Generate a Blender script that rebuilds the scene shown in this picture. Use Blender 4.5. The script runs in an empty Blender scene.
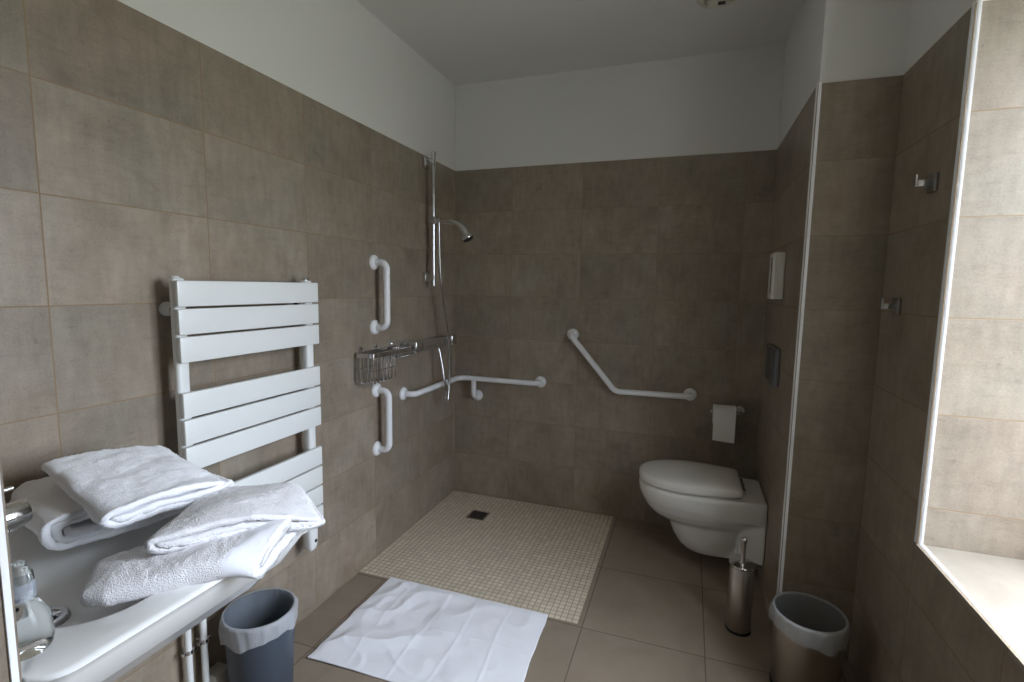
import bpy, bmesh, math, random
from mathutils import Vector, Matrix, noise
random.seed(7)
PI = math.pi
SC = bpy.context.scene
COL = SC.collection

# ------------------------------------------------------------------ dimensions
T = 2.009            # top of the tiling
H = 2.502            # ceiling
W1 = 1.742           # wall behind the toilet
PY = -0.842          # front of the boxed-out pillar
W2 = 1.980           # window wall
RY = -1.2746         # far jamb of the window
RY2 = -2.25          # near jamb
ZS = 0.657           # sill
ZH = 2.20            # window head
NX, NY = 0.58, -2.478  # corner of the stub wall the basin hangs on
YN = -3.70           # wall behind the camera
TH, TW = 0.25, 0.4153

# ------------------------------------------------------------------ materials
def new_mat(name):
    m = bpy.data.materials.new(name); m.use_nodes = True
    nt = m.node_tree; b = nt.nodes['Principled BSDF']
    return m, nt, b

def simple(name, col, rough=.5, metal=0., bump=None, coat=0., spec=.5, trans=0., ior=1.45, alpha=1.):
    m, nt, b = new_mat(name)
    b.inputs['Base Color'].default_value = (*col, 1)
    b.inputs['Roughness'].default_value = rough
    b.inputs['Metallic'].default_value = metal
    b.inputs['Coat Weight'].default_value = coat
    b.inputs['Specular IOR Level'].default_value = spec
    b.inputs['Transmission Weight'].default_value = trans
    b.inputs['IOR'].default_value = ior
    b.inputs['Alpha'].default_value = alpha
    if bump:
        sc, st, dist = bump
        tc = nt.nodes.new('ShaderNodeTexCoord'); n = nt.nodes.new('ShaderNodeTexNoise')
        n.inputs['Scale'].default_value = sc; n.inputs['Detail'].default_value = 4
        nt.links.new(tc.outputs['Object'], n.inputs['Vector'])
        bp = nt.nodes.new('ShaderNodeBump'); bp.inputs['Strength'].default_value = st; bp.inputs['Distance'].default_value = dist
        nt.links.new(n.outputs['Fac'], bp.inputs['Height']); nt.links.new(bp.outputs['Normal'], b.inputs['Normal'])
    return m

class NT:
    def __init__(s, nt): s.nt = nt
    def n(s, t, **kw):
        x = s.nt.nodes.new(t)
        for k, v in kw.items(): setattr(x, k, v)
        return x
    def l(s, a, b): s.nt.links.new(a, b)
    def math(s, op, a, b=None, c=None):
        x = s.n('ShaderNodeMath', operation=op)
        for i, v in enumerate((a, b, c)):
            if v is None: continue
            if isinstance(v, (int, float)): x.inputs[i].default_value = v
            else: s.l(v, x.inputs[i])
        return x.outputs[0]
    def mix(s, fac, a, b, mode='MIX'):
        x = s.n('ShaderNodeMix', data_type='RGBA', blend_type=mode)
        if isinstance(fac, (int, float)): x.inputs[0].default_value = fac
        else: s.l(fac, x.inputs[0])
        for i, v in ((6, a), (7, b)):
            if isinstance(v, tuple): x.inputs[i].default_value = (*v, 1)
            else: s.l(v, x.inputs[i])
        return x.outputs[2]
    def ramp(s, f, stops):
        x = s.n('ShaderNodeValToRGB'); e = x.color_ramp.elements
        e[0].position, e[0].color = stops[0][0], (*stops[0][1], 1)
        e[1].position, e[1].color = stops[1][0], (*stops[1][1], 1)
        for p, c in stops[2:]:
            q = e.new(p); q.color = (*c, 1)
        s.l(f, x.inputs[0]); return x.outputs[0]

def tile_mat(name, ua, va, u0, v0, uw, vh, base, dark, light, grout, gw=.0014, rough=.42, var=.11, streak=True, bump=.35, rnd=0.0):
    """rectangular tiles; ua/va = world axes (0,1,2) of the tile's width and height."""
    m, nt, b = new_mat(name); g = NT(nt)
    tc = g.n('ShaderNodeTexCoord'); sp = g.n('ShaderNodeSeparateXYZ'); g.l(tc.outputs['Object'], sp.inputs[0])
    u = g.math('DIVIDE', g.math('SUBTRACT', sp.outputs[ua], u0), uw)
    v = g.math('DIVIDE', g.math('SUBTRACT', sp.outputs[va], v0), vh)
    fu, fv = g.math('FLOOR', u), g.math('FLOOR', v)
    lu, lv = g.math('FRACT', u), g.math('FRACT', v)
    du = g.math('MULTIPLY', g.math('MINIMUM', lu, g.math('SUBTRACT', 1., lu)), uw)
    dv = g.math('MULTIPLY', g.math('MINIMUM', lv, g.math('SUBTRACT', 1., lv)), vh)
    d = g.math('MINIMUM', du, dv)
    edge = g.n('ShaderNodeMapRange'); edge.inputs[1].default_value = gw * .7; edge.inputs[2].default_value = gw * 1.5
    g.l(d, edge.inputs[0]); tile = edge.outputs[0]          # 0 in the joint, 1 on the tile
    cv = g.n('ShaderNodeCombineXYZ'); g.l(fu, cv.inputs[0]); g.l(fv, cv.inputs[1])
    wn = g.n('ShaderNodeTexWhiteNoise', noise_dimensions='3D'); g.l(cv.outputs[0], wn.inputs['Vector'])
    off = g.n('ShaderNodeVectorMath', operation='SCALE'); g.l(wn.outputs['Color'], off.inputs[0]); off.inputs['Scale'].default_value = 17.
    ad = g.n('ShaderNodeVectorMath', operation='ADD'); g.l(tc.outputs['Object'], ad.inputs[0]); g.l(off.outputs[0], ad.inputs[1])
    n1 = g.n('ShaderNodeTexNoise'); n1.inputs['Scale'].default_value = 5.5; n1.inputs['Detail'].default_value = 9; n1.inputs['Roughness'].default_value = .66
    n1.inputs['Distortion'].default_value = .5
    g.l(ad.outputs[0], n1.inputs['Vector'])
    mp = g.n('ShaderNodeMapping'); sc = [26., 26., 26.]; sc[va] = 7.; mp.inputs['Scale'].default_value = sc
    g.l(ad.outputs[0], mp.inputs['Vector'])
    n2 = g.n('ShaderNodeTexNoise'); n2.inputs['Scale'].default_value = 1.6; n2.inputs['Detail'].default_value = 6; g.l(mp.outputs[0], n2.inputs['Vector'])
    n3 = g.n('ShaderNodeTexNoise'); n3.inputs['Scale'].default_value = 190; n3.inputs['Detail'].default_value = 3; g.l(tc.outputs['Object'], n3.inputs['Vector'])
    c = g.ramp(n1.outputs['Fac'], [(.30, dark), (.72, light), (.5, base)])
    if streak:
        f2 = g.n('ShaderNodeMapRange'); f2.inputs[1].default_value = .3; f2.inputs[2].default_value = .7; f2.inputs[3].default_value = .90; f2.inputs[4].default_value = 1.09
        g.l(n2.outputs['Fac'], f2.inputs[0]); c = g.mix(1., c, f2.outputs[0], 'MULTIPLY')
        f3 = g.n('ShaderNodeMapRange'); f3.inputs[1].default_value = .3; f3.inputs[2].default_value = .7; f3.inputs[3].default_value = .92; f3.inputs[4].default_value = 1.07
        g.l(n3.outputs['Fac'], f3.inputs[0]); c = g.mix(1., c, f3.outputs[0], 'MULTIPLY')
    if streak:
        n4 = g.n('ShaderNodeTexNoise'); n4.inputs['Scale'].default_value = 3.1; n4.inputs['Detail'].default_value = 5; g.l(ad.outputs[0], n4.inputs['Vector'])
        c = g.mix(1., c, g.ramp(n4.outputs['Fac'], [(.36, (.97, 1.0, .98)), (.66, (1.05, .992, .958))]), 'MULTIPLY')
        mp2 = g.n('ShaderNodeMapping'); mp2.inputs['Scale'].default_value = (12., 12., 46.) if va == 2 else (12., 46., 12.); g.l(ad.outputs[0], mp2.inputs['Vector'])
        n5 = g.n('ShaderNodeTexNoise'); n5.inputs['Scale'].default_value = 1.3; n5.inputs['Detail'].default_value = 7; n5.inputs['Roughness'].default_value = .7; g.l(mp2.outputs[0], n5.inputs['Vector'])
        c = g.mix(1., c, g.ramp(n5.outputs['Fac'], [(.30, (.86, .86, .86)), (.45, (1., 1., 1.)), (.72, (1.07, 1.07, 1.07))]), 'MULTIPLY')
        vo = g.n('ShaderNodeTexNoise'); vo.inputs['Scale'].default_value = 75; vo.inputs['Detail'].default_value = 2; g.l(ad.outputs[0], vo.inputs['Vector'])
        pit = g.math('MULTIPLY', g.ramp(vo.outputs['Fac'], [(.66, (0, 0, 0)), (.74, (1, 1, 1))]), g.ramp(n1.outputs['Fac'], [(.42, (1, 1, 1)), (.55, (.15, .15, .15))]))
        c = g.mix(g.math('MULTIPLY', pit, .35), c, (.10, .085, .07))
    vv = g.n('ShaderNodeMapRange'); vv.inputs[3].default_value = 1 - var; vv.inputs[4].default_value = 1 + var
    g.l(wn.outputs['Value'], vv.inputs[0]); c = g.mix(1., c, vv.outputs[0], 'MULTIPLY')
    c = g.mix(tile, grout, c); g.l(c, b.inputs['Base Color'])
    r = g.n('ShaderNodeMapRange'); r.inputs[3].default_value = .9; r.inputs[4].default_value = rough
    g.l(tile, r.inputs[0]); g.l(r.outputs[0], b.inputs['Roughness'])
    b.inputs['Specular IOR Level'].default_value = .45
    hgt = g.math('ADD', g.math('MULTIPLY', tile, 1.), g.math('MULTIPLY', n2.outputs['Fac'], .25))
    hgt = g.math('ADD', hgt, g.math('MULTIPLY', n3.outputs['Fac'], .18))
    bp = g.n('ShaderNodeBump'); bp.inputs['Strength'].default_value = bump; bp.inputs['Distance'].default_value = .0012
    g.l(hgt, bp.inputs['Height']); g.l(bp.outputs['Normal'], b.inputs['Normal'])
    return m

TB, TD, TL = (.276, .230, .180), (.222, .181, .138), (.326, .276, .221)
GR = (.275, .195, .118)
M = {}
M['tile_yz'] = tile_mat('stone_tile_side', 1, 2, -.861, T, TW, TH, TB, TD, TL, GR)
M['tile_xz'] = tile_mat('stone_tile_back', 0, 2, 1.198, T, TW, TH, TB, TD, TL, GR)
M['tile_jamb'] = tile_mat('stone_tile_jamb', 0, 2, 1.9805, T, TW, TH, TB, TD, TL, GR)
M['tile_win'] = tile_mat('stone_tile_window_wall', 1, 2, PY, T, TW, TH, TB, TD, TL, GR)
M['tile_sill'] = tile_mat('stone_tile_sill', 1, 0, RY, 1.98, TW, .42, (.33, .29, .235), (.29, .25, .20), (.37, .33, .27), GR, streak=False)
M['tile_floor'] = tile_mat('stone_tile_floor', 0, 1, 1.043, -1.012, .45, .455, (.275, .221, .168), (.235, .187, .140), (.308, .250, .193), (.15, .11, .08), gw=.0018, rough=.38, var=.05, streak=False, bump=.25)
M['mosaic'] = tile_mat('cream_mosaic', 0, 1, 0., 0., .02437, .02437, (.66, .575, .45), (.61, .53, .41), (.70, .615, .485), (.32, .26, .185), gw=.0014, rough=.45, var=.09, streak=False, bump=.5)
M['plaster'] = simple('white_plaster', (.70, .70, .675), .85, bump=(90, .12, .002))
M['ceil'] = simple('ceiling_paint', (.68, .675, .65), .9, bump=(60, .12, .002))
M['trim'] = simple('white_edge_trim', (.80, .80, .81), .35)
M['enamel'] = simple('white_enamel', (.80, .81, .79), .28, coat=.2)
M['ceramic'] = simple('white_ceramic', (.87, .87, .85), .12, coat=.6)
M['wc_ceramic'] = simple('toilet_ceramic', (.78, .77, .73), .12, coat=.6)
M['seat'] = simple('toilet_seat_plastic', (.76, .74, .69), .22)
M['nylon'] = simple('white_nylon', (.82, .82, .83), .3)
M['chrome'] = simple('chrome', (.72, .72, .73), .12, 1.)
M['satin'] = simple('brushed_steel', (.52, .48, .43), .32, 1., bump=(220, .08, .001))
M['hook'] = simple('dull_chrome', (.42, .42, .42), .28, 1.)
M['dark'] = simple('dark_rubber', (.02, .02, .02), .6)
M['plate'] = simple('flush_plate_metal', (.20, .21, .23), .30, .85)
M['plate_l'] = simple('flush_frame_metal', (.30, .31, .33), .35, .9)
M['drain'] = simple('drain_steel', (.14, .14, .14), .4, .9)
M['paper'] = simple('toilet_paper', (.82, .80, .77), .95, bump=(260, .3, .001))
M['card'] = simple('cardboard', (.45, .35, .25), .9)
M['disp'] = simple('dispenser_plastic', (.80, .78, .72), .35)
M['blue'] = simple('blue_grey_plastic', (.060, .076, .100), .45, bump=(150, .1, .001))
M['blue_in'] = simple('blue_grey_liner', (.22, .27, .32), .35, alpha=.35)
M['vent'] = simple('vent_plastic', (.60, .59, .50), .5)
M['boxp'] = simple('beige_plastic', (.60, .57, .52), .5)
M['door'] = simple('white_door_paint', (.75, .75, .73), .4)
M['label'] = simple('bottle_label', (.42, .46, .54), .5, alpha=.4)
M['pvc'] = simple('window_pvc', (.82, .82, .82), .35)

def liner_mat(name, col, a):
    m, nt, b = new_mat(name); g = NT(nt)
    b.inputs['Base Color'].default_value = (*col, 1); b.inputs['Roughness'].default_value = .3; b.inputs['Alpha'].default_value = a
    tc = g.n('ShaderNodeTexCoord'); mp = g.n('ShaderNodeMapping'); mp.inputs['Scale'].default_value = (1, 1, .25); g.l(tc.outputs['Object'], mp.inputs[0])
    n = g.n('ShaderNodeTexNoise'); n.inputs['Scale'].default_value = 55; n.inputs['Detail'].default_value = 3; g.l(mp.outputs[0], n.inputs['Vector'])
    bp = g.n('ShaderNodeBump'); bp.inputs['Strength'].default_value = .7; bp.inputs['Distance'].default_value = .006
    g.l(n.outputs['Fac'], bp.inputs['Height']); g.l(bp.outputs['Normal'], b.inputs['Normal'])
    return m
M['liner'] = liner_mat('clear_bin_liner', (.62, .64, .67), .60)
M['liner_in'] = liner_mat('clear_bin_liner_single', (.62, .66, .70), .16)

def terry(name, col, scale, strength):
    m, nt, b = new_mat(name); g = NT(nt)
    b.inputs['Base Color'].default_value = (*col, 1); b.inputs['Roughness'].default_value = 1.; b.inputs['Specular IOR Level'].default_value = .1
    b.inputs['Sheen Weight'].default_value = .25; b.inputs['Sheen Roughness'].default_value = .6
    tc = g.n('ShaderNodeTexCoord')
    n = g.n('ShaderNodeTexNoise'); n.inputs['Scale'].default_value = scale; n.inputs['Detail'].default_value = 5; n.inputs['Roughness'].default_value = .7; g.l(tc.outputs['Object'], n.inputs['Vector'])
    v = g.n('ShaderNodeTexVoronoi'); v.inputs['Scale'].default_value = scale * 1.6; g.l(tc.outputs['Object'], v.inputs['Vector'])
    h = g.math('ADD', n.outputs['Fac'], g.math('MULTIPLY', v.outputs['Distance'], .5))
    bp = g.n('ShaderNodeBump'); bp.inputs['Strength'].default_value = strength; bp.inputs['Distance'].default_value = .004
    g.l(h, bp.inputs['Height']); g.l(bp.outputs['Normal'], b.inputs['Normal'])
    return m
M['terry'] = terry('white_terry', (.90, .90, .925), 150, .28)
M['terry_r'] = terry('white_long_loop_terry', (.89, .875, .89), 260, .6)
M['band'] = terry('white_woven_band', (.86, .86, .90), 400, .15)

def glass_mat(name, tint, rough):
    m = bpy.data.materials.new(name); m.use_nodes = True; nt = m.node_tree; nt.nodes.clear(); g = NT(nt)
    o = g.n('ShaderNodeOutputMaterial'); t = g.n('ShaderNodeBsdfTransparent'); t.inputs[0].default_value = (*tint, 1)
    gl = g.n('ShaderNodeBsdfGlossy'); gl.inputs['Roughness'].default_value = rough
    lw = g.n('ShaderNodeLayerWeight'); lw.inputs['Blend'].default_value = .5; f = g.math('ADD', g.math('MULTIPLY', g.math('POWER', lw.outputs['Facing'], 5.), .75), .06)
    mx = g.n('ShaderNodeMixShader'); g.l(f, mx.inputs[0]); g.l(t.outputs[0], mx.inputs[1]); g.l(gl.outputs[0], mx.inputs[2]); g.l(mx.outputs[0], o.inputs[0])
    return m
M['pane'] = glass_mat('window_glass', (.97, .98, .98), .02)
M['clear'] = simple('clear_plastic', (.93, .97, .97), .05, trans=1., ior=1.22)

# ------------------------------------------------------------------ mesh helpers
def box(bm, x0, y0, z0, x1, y1, z1, mi=0, bev=0., seg=2):
    r = bmesh.ops.create_cube(bm, size=1., matrix=Matrix.Translation(((x0+x1)/2, (y0+y1)/2, (z0+z1)/2)) @ Matrix.Diagonal((abs(x1-x0), abs(y1-y0), abs(z1-z0), 1)))
    vs = r['verts']; fs = {f for v in vs for f in v.link_faces}
    for f in fs: f.material_index = mi
    if bev > 0:
        es = list({e for v in vs for e in v.link_edges})
        rb = bmesh.ops.bevel(bm, geom=es, offset=bev, segments=seg, affect='EDGES', profile=.5)
        for f in rb['faces']: f.material_index = mi

def quad(bm, pts, mi=0):
    f = bm.faces.new([bm.verts.new(p) for p in pts]); f.material_index = mi; return f

def loft(bm, rings, cap0=True, cap1=True, mi=0, close=True):
    vr = [[bm.verts.new(p) for p in r] for r in rings]
    n = len(vr[0]); fs = []
    for a, b in zip(vr, vr[1:]):
        for i in range(n if close else n - 1):
            j = (i + 1) % n
            fs.append(bm.faces.new((a[i], a[j], b[j], b[i])))
    if cap0: fs.append(bm.faces.new(vr[0][::-1]))
    if cap1: fs.append(bm.faces.new(vr[-1]))
    for f in fs: f.material_index = mi
    return vr

def lathe(bm, c, prof, n=40, mi=0, axis='Z', cap0=False, cap1=False):
    """prof = [(r, h)...] around an axis through c."""
    rings = []
    for r, h in prof:
        ring = []
        for i in range(n):
            a = 2*PI*i/n; p, q = r*math.cos(a), r*math.sin(a)
            d = {'Z': (p, q, h), 'X': (h, p, q), 'Y': (q, h, p), '-X': (-h, q, p), '-Y': (p, -h, q)}[axis]
            ring.append((c[0]+d[0], c[1]+d[1], c[2]+d[2]))
        rings.append(ring)
    return loft(bm, rings, cap0, cap1, mi)

def fillet(pts, r, n=8):
    pts = [Vector(p) for p in pts]; out = [pts[0]]
    for i in range(1, len(pts)-1):
        a, b, c = pts[i-1], pts[i], pts[i+1]
        d1, d2 = (a-b).normalized(), (c-b).normalized()
        ang = d1.angle(d2); rr = r if not isinstance(r, (list, tuple)) else r[i-1]
        if ang > PI - .02: out.append(b); continue
        t = min(rr/math.tan(ang/2), (a-b).length*.49, (c-b).length*.49); rr = t*math.tan(ang/2)
        ctr = b + (d1+d2).normalized()*(rr/math.sin(ang/2))
        s, e = b+d1*t-ctr, b+d2*t-ctr
        for k in range(n+1):
            om = s.angle(e); out.append(ctr + (s*math.sin(om*(1-k/n)) + e*math.sin(om*k/n))/math.sin(om))
    out.append(pts[-1]); return out

def tube(bm, pts, r, n=16, mi=0, cap=True):
    pts = [Vector(p) for p in pts]; rr = r if isinstance(r, (list, tuple)) else [r]*len(pts)
    q = [pts[0]]; qr = [rr[0]]
    for p, s in zip(pts[1:], rr[1:]):
        if (p-q[-1]).length > 1e-5: q.append(p); qr.append(s)
    pts, rr = q, qr
    tans = []
    for i in range(len(pts)):
        t = Vector((0, 0, 0))
        if i > 0: t += (pts[i]-pts[i-1]).normalized()
        if i < len(pts)-1: t += (pts[i+1]-pts[i]).normalized()
        tans.append(t.normalized())
    up = Vector((0, 0, 1)) if abs(tans[0].z) < .9 else Vector((1, 0, 0))
    nrm = (up - tans[0]*up.dot(tans[0])).normalized(); rings = []
    for i, (p, t) in enumerate(zip(pts, tans)):
        if i: nrm = (nrm - t*nrm.dot(t)).normalized()
        bi = t.cross(nrm)
        rings.append([p + (nrm*math.cos(2*PI*k/n) + bi*math.sin(2*PI*k/n))*rr[i] for k in range(n)])
    loft(bm, rings, cap, cap, mi)

def smooth_pts(pts, n=8):
    """Catmull-Rom through the points."""
    P = [Vector(p) for p in pts]; P = [2*P[0]-P[1]] + P + [2*P[-1]-P[-2]]; out = []
    for i in range(1, len(P)-2):
        for k in range(n):
            t = k/n; a, b, c, d = P[i-1:i+3]
            out.append(.5*((2*b) + (c-a)*t + (2*a-5*b+4*c-d)*t*t + (3*b-a-3*c+d)*t**3))
    out.append(P[-2]); return out

def thing(name, label, cat, loc, group=None):
    o = bpy.data.objects.new(name, None); COL.objects.link(o); o.location = loc
    o.empty_display_size = .05
    o['label'] = label; o['category'] = cat
    if group: o['group'] = group
    return o

def origin_of(o):
    v = Vector((0, 0, 0))
    while o: v = v + o.location; o = o.parent
    return v

def obj(name, bm, mats, parent=None, smooth=True, org=None, angle=40, label=None):
    """one mesh object out of world-space geometry."""
    bmesh.ops.recalc_face_normals(bm, faces=bm.faces)
    base = origin_of(parent) if parent else Vector(org or (0, 0, 0))
    if base.length: bmesh.ops.translate(bm, verts=bm.verts, vec=-base)
    me = bpy.data.meshes.new(name); bm.to_mesh(me); bm.free()
    for m in (mats if isinstance(mats, (list, tuple)) else [mats]): me.materials.append(m)
    if smooth:
        me.shade_smooth()
        try: me.set_sharp_from_angle(angle=math.radians(angle))
        except Exception: pass
    o = bpy.data.objects.new(name, me); COL.objects.link(o)
    if parent: o.parent = parent
    elif org: o.location = org
    if label: o['label'] = label
    return o

def tag(o, label, cat, group=None):
    o['label'] = label; o['category'] = cat
    if group: o['group'] = group
    return o

def struct(name, bm, mats, label, cat, smooth=False):
    o = obj(name, bm, mats, None, smooth); o['kind'] = 'structure'; o['label'] = label; o['category'] = cat
    return o
B = bmesh.new

# ------------------------------------------------------------------ the room
WT = .30   # wall thickness
bm = B()
def tiled_wall_x(bm, x, y0, y1, side, z0=0., z1=T, ztop=H, mt=0, mp=1, th=WT):
    """wall facing +X (side=1) or -X (side=-1) at x."""
    box(bm, x, y0, z0, x - side*th, y1, z1, mt)
    if ztop > z1: box(bm, x - side*.006, y0, z1, x - side*th, y1, ztop, mp)
tiled_wall_x(bm, 0, NY - .25, .0, 1)
struct('wall_left', bm, [M['tile_yz'], M['plaster']], 'long left wall in beige stone-look tiles with white plaster above', 'wall')
bm = B()
box(bm, -WT, 0, 0, W2 + .1, WT, T, 0); box(bm, -WT, .006, T, W2 + .1, WT, H, 1)
struct('wall_back', bm, [M['tile_xz'], M['plaster']], 'tiled back wall behind the shower and toilet with white band above', 'wall')
bm = B()   # boxed-out corner behind the toilet: side face and front face
box(bm, W1, PY, 0, W2 + .1, 0, T, 0); box(bm, W1 + .006, PY + .006, T, W2 + .1, 0, H, 1)
for f in bm.faces:
    if f.material_index == 0 and abs(f.normal.y) > .5: f.material_index = 2
struct('wall_pillar', bm, [M['tile_yz'], M['plaster'], M['tile_jamb']], 'boxed-out tiled wall beside the toilet with a white front corner edge', 'wall')
bm = B()   # window wall, with its opening
XO = W2 + .50
box(bm, W2, RY, 0, XO, PY + .1, T, 0); box(bm, W2 + .006, RY + .0, T, XO, PY + .1, H, 1)
box(bm, W2, RY2, 0, XO, RY, ZS - .012, 0)
box(bm, W2 + .006, RY2, ZH, XO, RY, H, 1)
box(bm, W2, YN, 0, XO, RY2, T, 0); box(bm, W2 + .006, YN, T, XO, RY2, H, 1)
for f in bm.faces:
    if f.material_index == 0 and abs(f.normal.y) > .5: f.material_index = 2
struct('wall_right', bm, [M['tile_win'], M['plaster'], M['tile_jamb']], 'tiled window wall on the right with a deep lit window reveal', 'wall')
bm = B(); box(bm, W2 - .004, RY2, ZS - .012, XO - .06, RY, ZS, 0, .002)
struct('window_1_sill', bm, M['tile_sill'], 'pale tiled sill of the window', 'window sill')
bm = B()   # stub wall the basin hangs on
box(bm, -WT, NY - .25, 0, NX, NY, T, 0); box(bm, NX, NY, 0, NX - .25, YN, T, 1)
box(bm, -WT, NY - .25, T, NX - .006, NY - .006, H, 2); box(bm, NX - .006, NY - .006, T, NX - .25, YN, H, 2)
struct('wall_stub', bm, [M['tile_xz'], M['tile_yz'], M['plaster']], 'tiled stub wall at the lower left edge with a white corner trim', 'wall')
bm = B()
box(bm, NX - .25, YN - .15, 0, .95, YN, H); box(bm, 1.80, YN - .15, 0, XO, YN, H); box(bm, .95, YN - .15, 2.06, 1.80, YN, H)
struct('wall_near', bm, M['plaster'], 'white wall behind the camera with the entrance door', 'wall')
bm = B(); box(bm, -WT, YN - .15, H, XO, WT, H + .2)
struct('ceiling', bm, M['ceil'], 'flat white painted ceiling', 'ceiling')
SX, SY = 1.0235, .9990
bm = B()
box(bm, -WT, YN - .15, -.2, XO, -SY, 0); box(bm, SX, -SY, -.2, XO, WT, 0); box(bm, -WT, -SY, -.2, SX, WT, -.02)
struct('floor', bm, M['tile_floor'], 'floor of square taupe stone-look tiles', 'floor')
# shower floor: a very slight fall to the drain
bm = B(); DX, DY = .283, -.268; nx = 40; g = []
for i in range(nx + 1):
    row = []
    for j in range(nx + 1):
        x, y = SX*i/nx, -SY*j/nx
        d = min(1., max(abs(x-DX), abs(y-DY))/.28)
        row.append(bm.verts.new((x, y, .0008 - .004*(1-d))))
    g.append(row)
for i in range(nx):
    for j in range(nx): bm.faces.new((g[i][j], g[i+1][j], g[i+1][j+1], g[i][j+1]))
struct('floor_shower', bm, M['mosaic'], 'square shower floor of small cream mosaic tiles', 'shower floor')

def trim_z(name, x, y, z0, z1, sx, sy, label):
    """quarter-round vertical corner profile; sx, sy = directions into the two walls."""
    bm = B(); r = .0115; e = .0032; n = 8; prof = []
    for k in range(n+1):
        a = PI/2*k/n; prof.append((x + sx*(r - (r+e)*math.cos(a)), y + sy*(r - (r+e)*math.sin(a))))
    prof += [(x + sx*r, y + sy*r)]
    loft(bm, [[(p, q, z) for p, q in prof] for z in (z0, z1)])
    return struct(name, bm, M['trim'], label, 'edge trim', True)
trim_z('trim_1', W1, PY, 0, T + .004, 1, 1, 'white vertical corner trim on the boxed-out wall beside the toilet')
trim_z('trim_2', W2, RY, ZS, T + .004, 1, 1, 'white vertical edge trim of the window reveal')
trim_z('trim_3', NX, NY, 0, T + .004, -1, -1, 'white vertical corner trim in front of the washbasin')
bm = B(); n = 8; r = .0115; e = .0032; prof = []
for k in range(n+1):
    a = PI/2*k/n; prof.append((W2 + r - (r+e)*math.cos(a), ZS - r + (r+e)*math.sin(a)))
prof.append((W2 + r, ZS - r))
loft(bm, [[(p, y, q) for p, q in prof] for y in (RY + .002, RY2)])
struct('trim_4', bm, M['trim'], 'white trim along the front edge of the window sill', 'edge trim', True)

# window: two casements and a handle
bm = B(); X0 = XO - .09; X1 = XO - .02; fw = .06
box(bm, X0, RY2, ZS, X1, RY2 + fw, ZH, bev=.004); box(bm, X0, RY - fw, ZS, X1, RY, ZH, bev=.004)
box(bm, X0, RY2 + fw, ZS, X1, RY - fw, ZS + fw, bev=.004); box(bm, X0, RY2 + fw, ZH - fw, X1, RY - fw, ZH, bev=.004)
win = struct('window_1', bm, M['pvc'], 'white framed casement window deep in the right-hand reveal', 'window')
ym = (RY + RY2)/2
for k, (a, b_) in enumerate(((RY2 + fw, ym), (ym, RY - fw))):
    bm = B(); s = .055; z0, z1 = ZS + fw, ZH - fw
    box(bm, X0 - .012, a, z0, X1 - .02, a + s, z1, bev=.004); box(bm, X0 - .012, b_ - s, z0, X1 - .02, b_, z1, bev=.004)
    box(bm, X0 - .012, a + s, z0, X1 - .02, b_ - s, z0 + s, bev=.004); box(bm, X0 - .012, a + s, z1 - s, X1 - .02, b_ - s, z1, bev=.004)
    sash = obj('sash', bm, M['pvc'], win)
    bm = B(); quad(bm, [(X0 + .03, a + s - .005, z0 + s - .005), (X0 + .03, b_ - s + .005, z0 + s - .005), (X0 + .03, b_ - s + .005, z1 - s + .005), (X0 + .03, a + s - .005, z1 - s + .005)])
    obj('pane', bm, M['pane'], sash, False)
    if k == 0:
        bm = B(); box(bm, X0 - .024, ym - .040, 1.36, X0 - .012, ym - .012, 1.43, bev=.003)
        tube(bm, fillet([(X0 - .02, ym - .026, 1.395), (X0 - .055, ym - .026, 1.395), (X0 - .055, ym - .026, 1.28)], .012), .008)
        obj('handle', bm, M['chrome'], sash)

# entrance door behind the camera
bm = B(); box(bm, .95, YN - .10, 0, .99, YN + .015, 2.06); box(bm, 1.76, YN - .10, 0, 1.80, YN + .015, 2.06); box(bm, .99, YN - .10, 2.02, 1.76, YN + .015, 2.06)
door = struct('door_1', bm, M['door'], 'plain white entrance door behind the camera', 'door')
bm = B(); box(bm, .992, YN - .06, .006, 1.758, YN - .02, 2.018, bev=.003); leaf = obj('door_leaf', bm, M['door'], door)
bm = B(); tube(bm, fillet([(1.06, YN - .02, 1.02), (1.06, YN + .035, 1.02), (1.18, YN + .035, 1.02)], .012), .009); obj('handle', bm, M['chrome'], leaf)

# ------------------------------------------------------------------ heated towel rail
RX = .088
rad = thing('towel_radiator', 'white flat-slat towel radiator on the left wall above the washbasin', 'radiator', (.05, -1.60, .41))
ys0, ys1 = -1.868, -1.330
tops = [1.322, 1.2455, 1.169, 1.0155, .939, .8625, .709, .6325, .556, .4795]
for z in tops:
    bm = B(); box(bm, RX - .012, ys0, z - .0705, RX + .004, ys1, z, bev=.0035); obj('slat', bm, M['enamel'], rad)
for y in (-1.849, -1.358):
    k_ = .35 if y < -1.5 else 1.
    bm = B(); box(bm, RX - (.036 if y < -1.5 else .046), y - .017, .405, RX - .0125, y + .019, 1.330, bev=.009, seg=3); obj('collector', bm, M['enamel'], rad)
    bm = B(); lathe(bm, (RX - .030, y, 1.330), [(.0, .012*k_), (.008, .012*k_), (.011, .009*k_), (.012, 0)], 16); obj('vent_plug', bm, M['chrome' if y > -1.5 else 'enamel'], rad)
for y in (-1.836, -1.375):
    for z in (1.243, .53):
        bm = B(); lathe(bm, (.0, y, z), [(.0, 0), (.020, 0), (.020, .012), (.014, .016), (.010, .02), (.010, .058), (0, .058)], 20, axis='X'); br = obj('bracket', bm, M['enamel'], rad)
        bm = B(); box(bm, .030, y - .0112, z - .006, .046, y - .0095, z + .006); obj('slot', bm, M['dark'], br)
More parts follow.
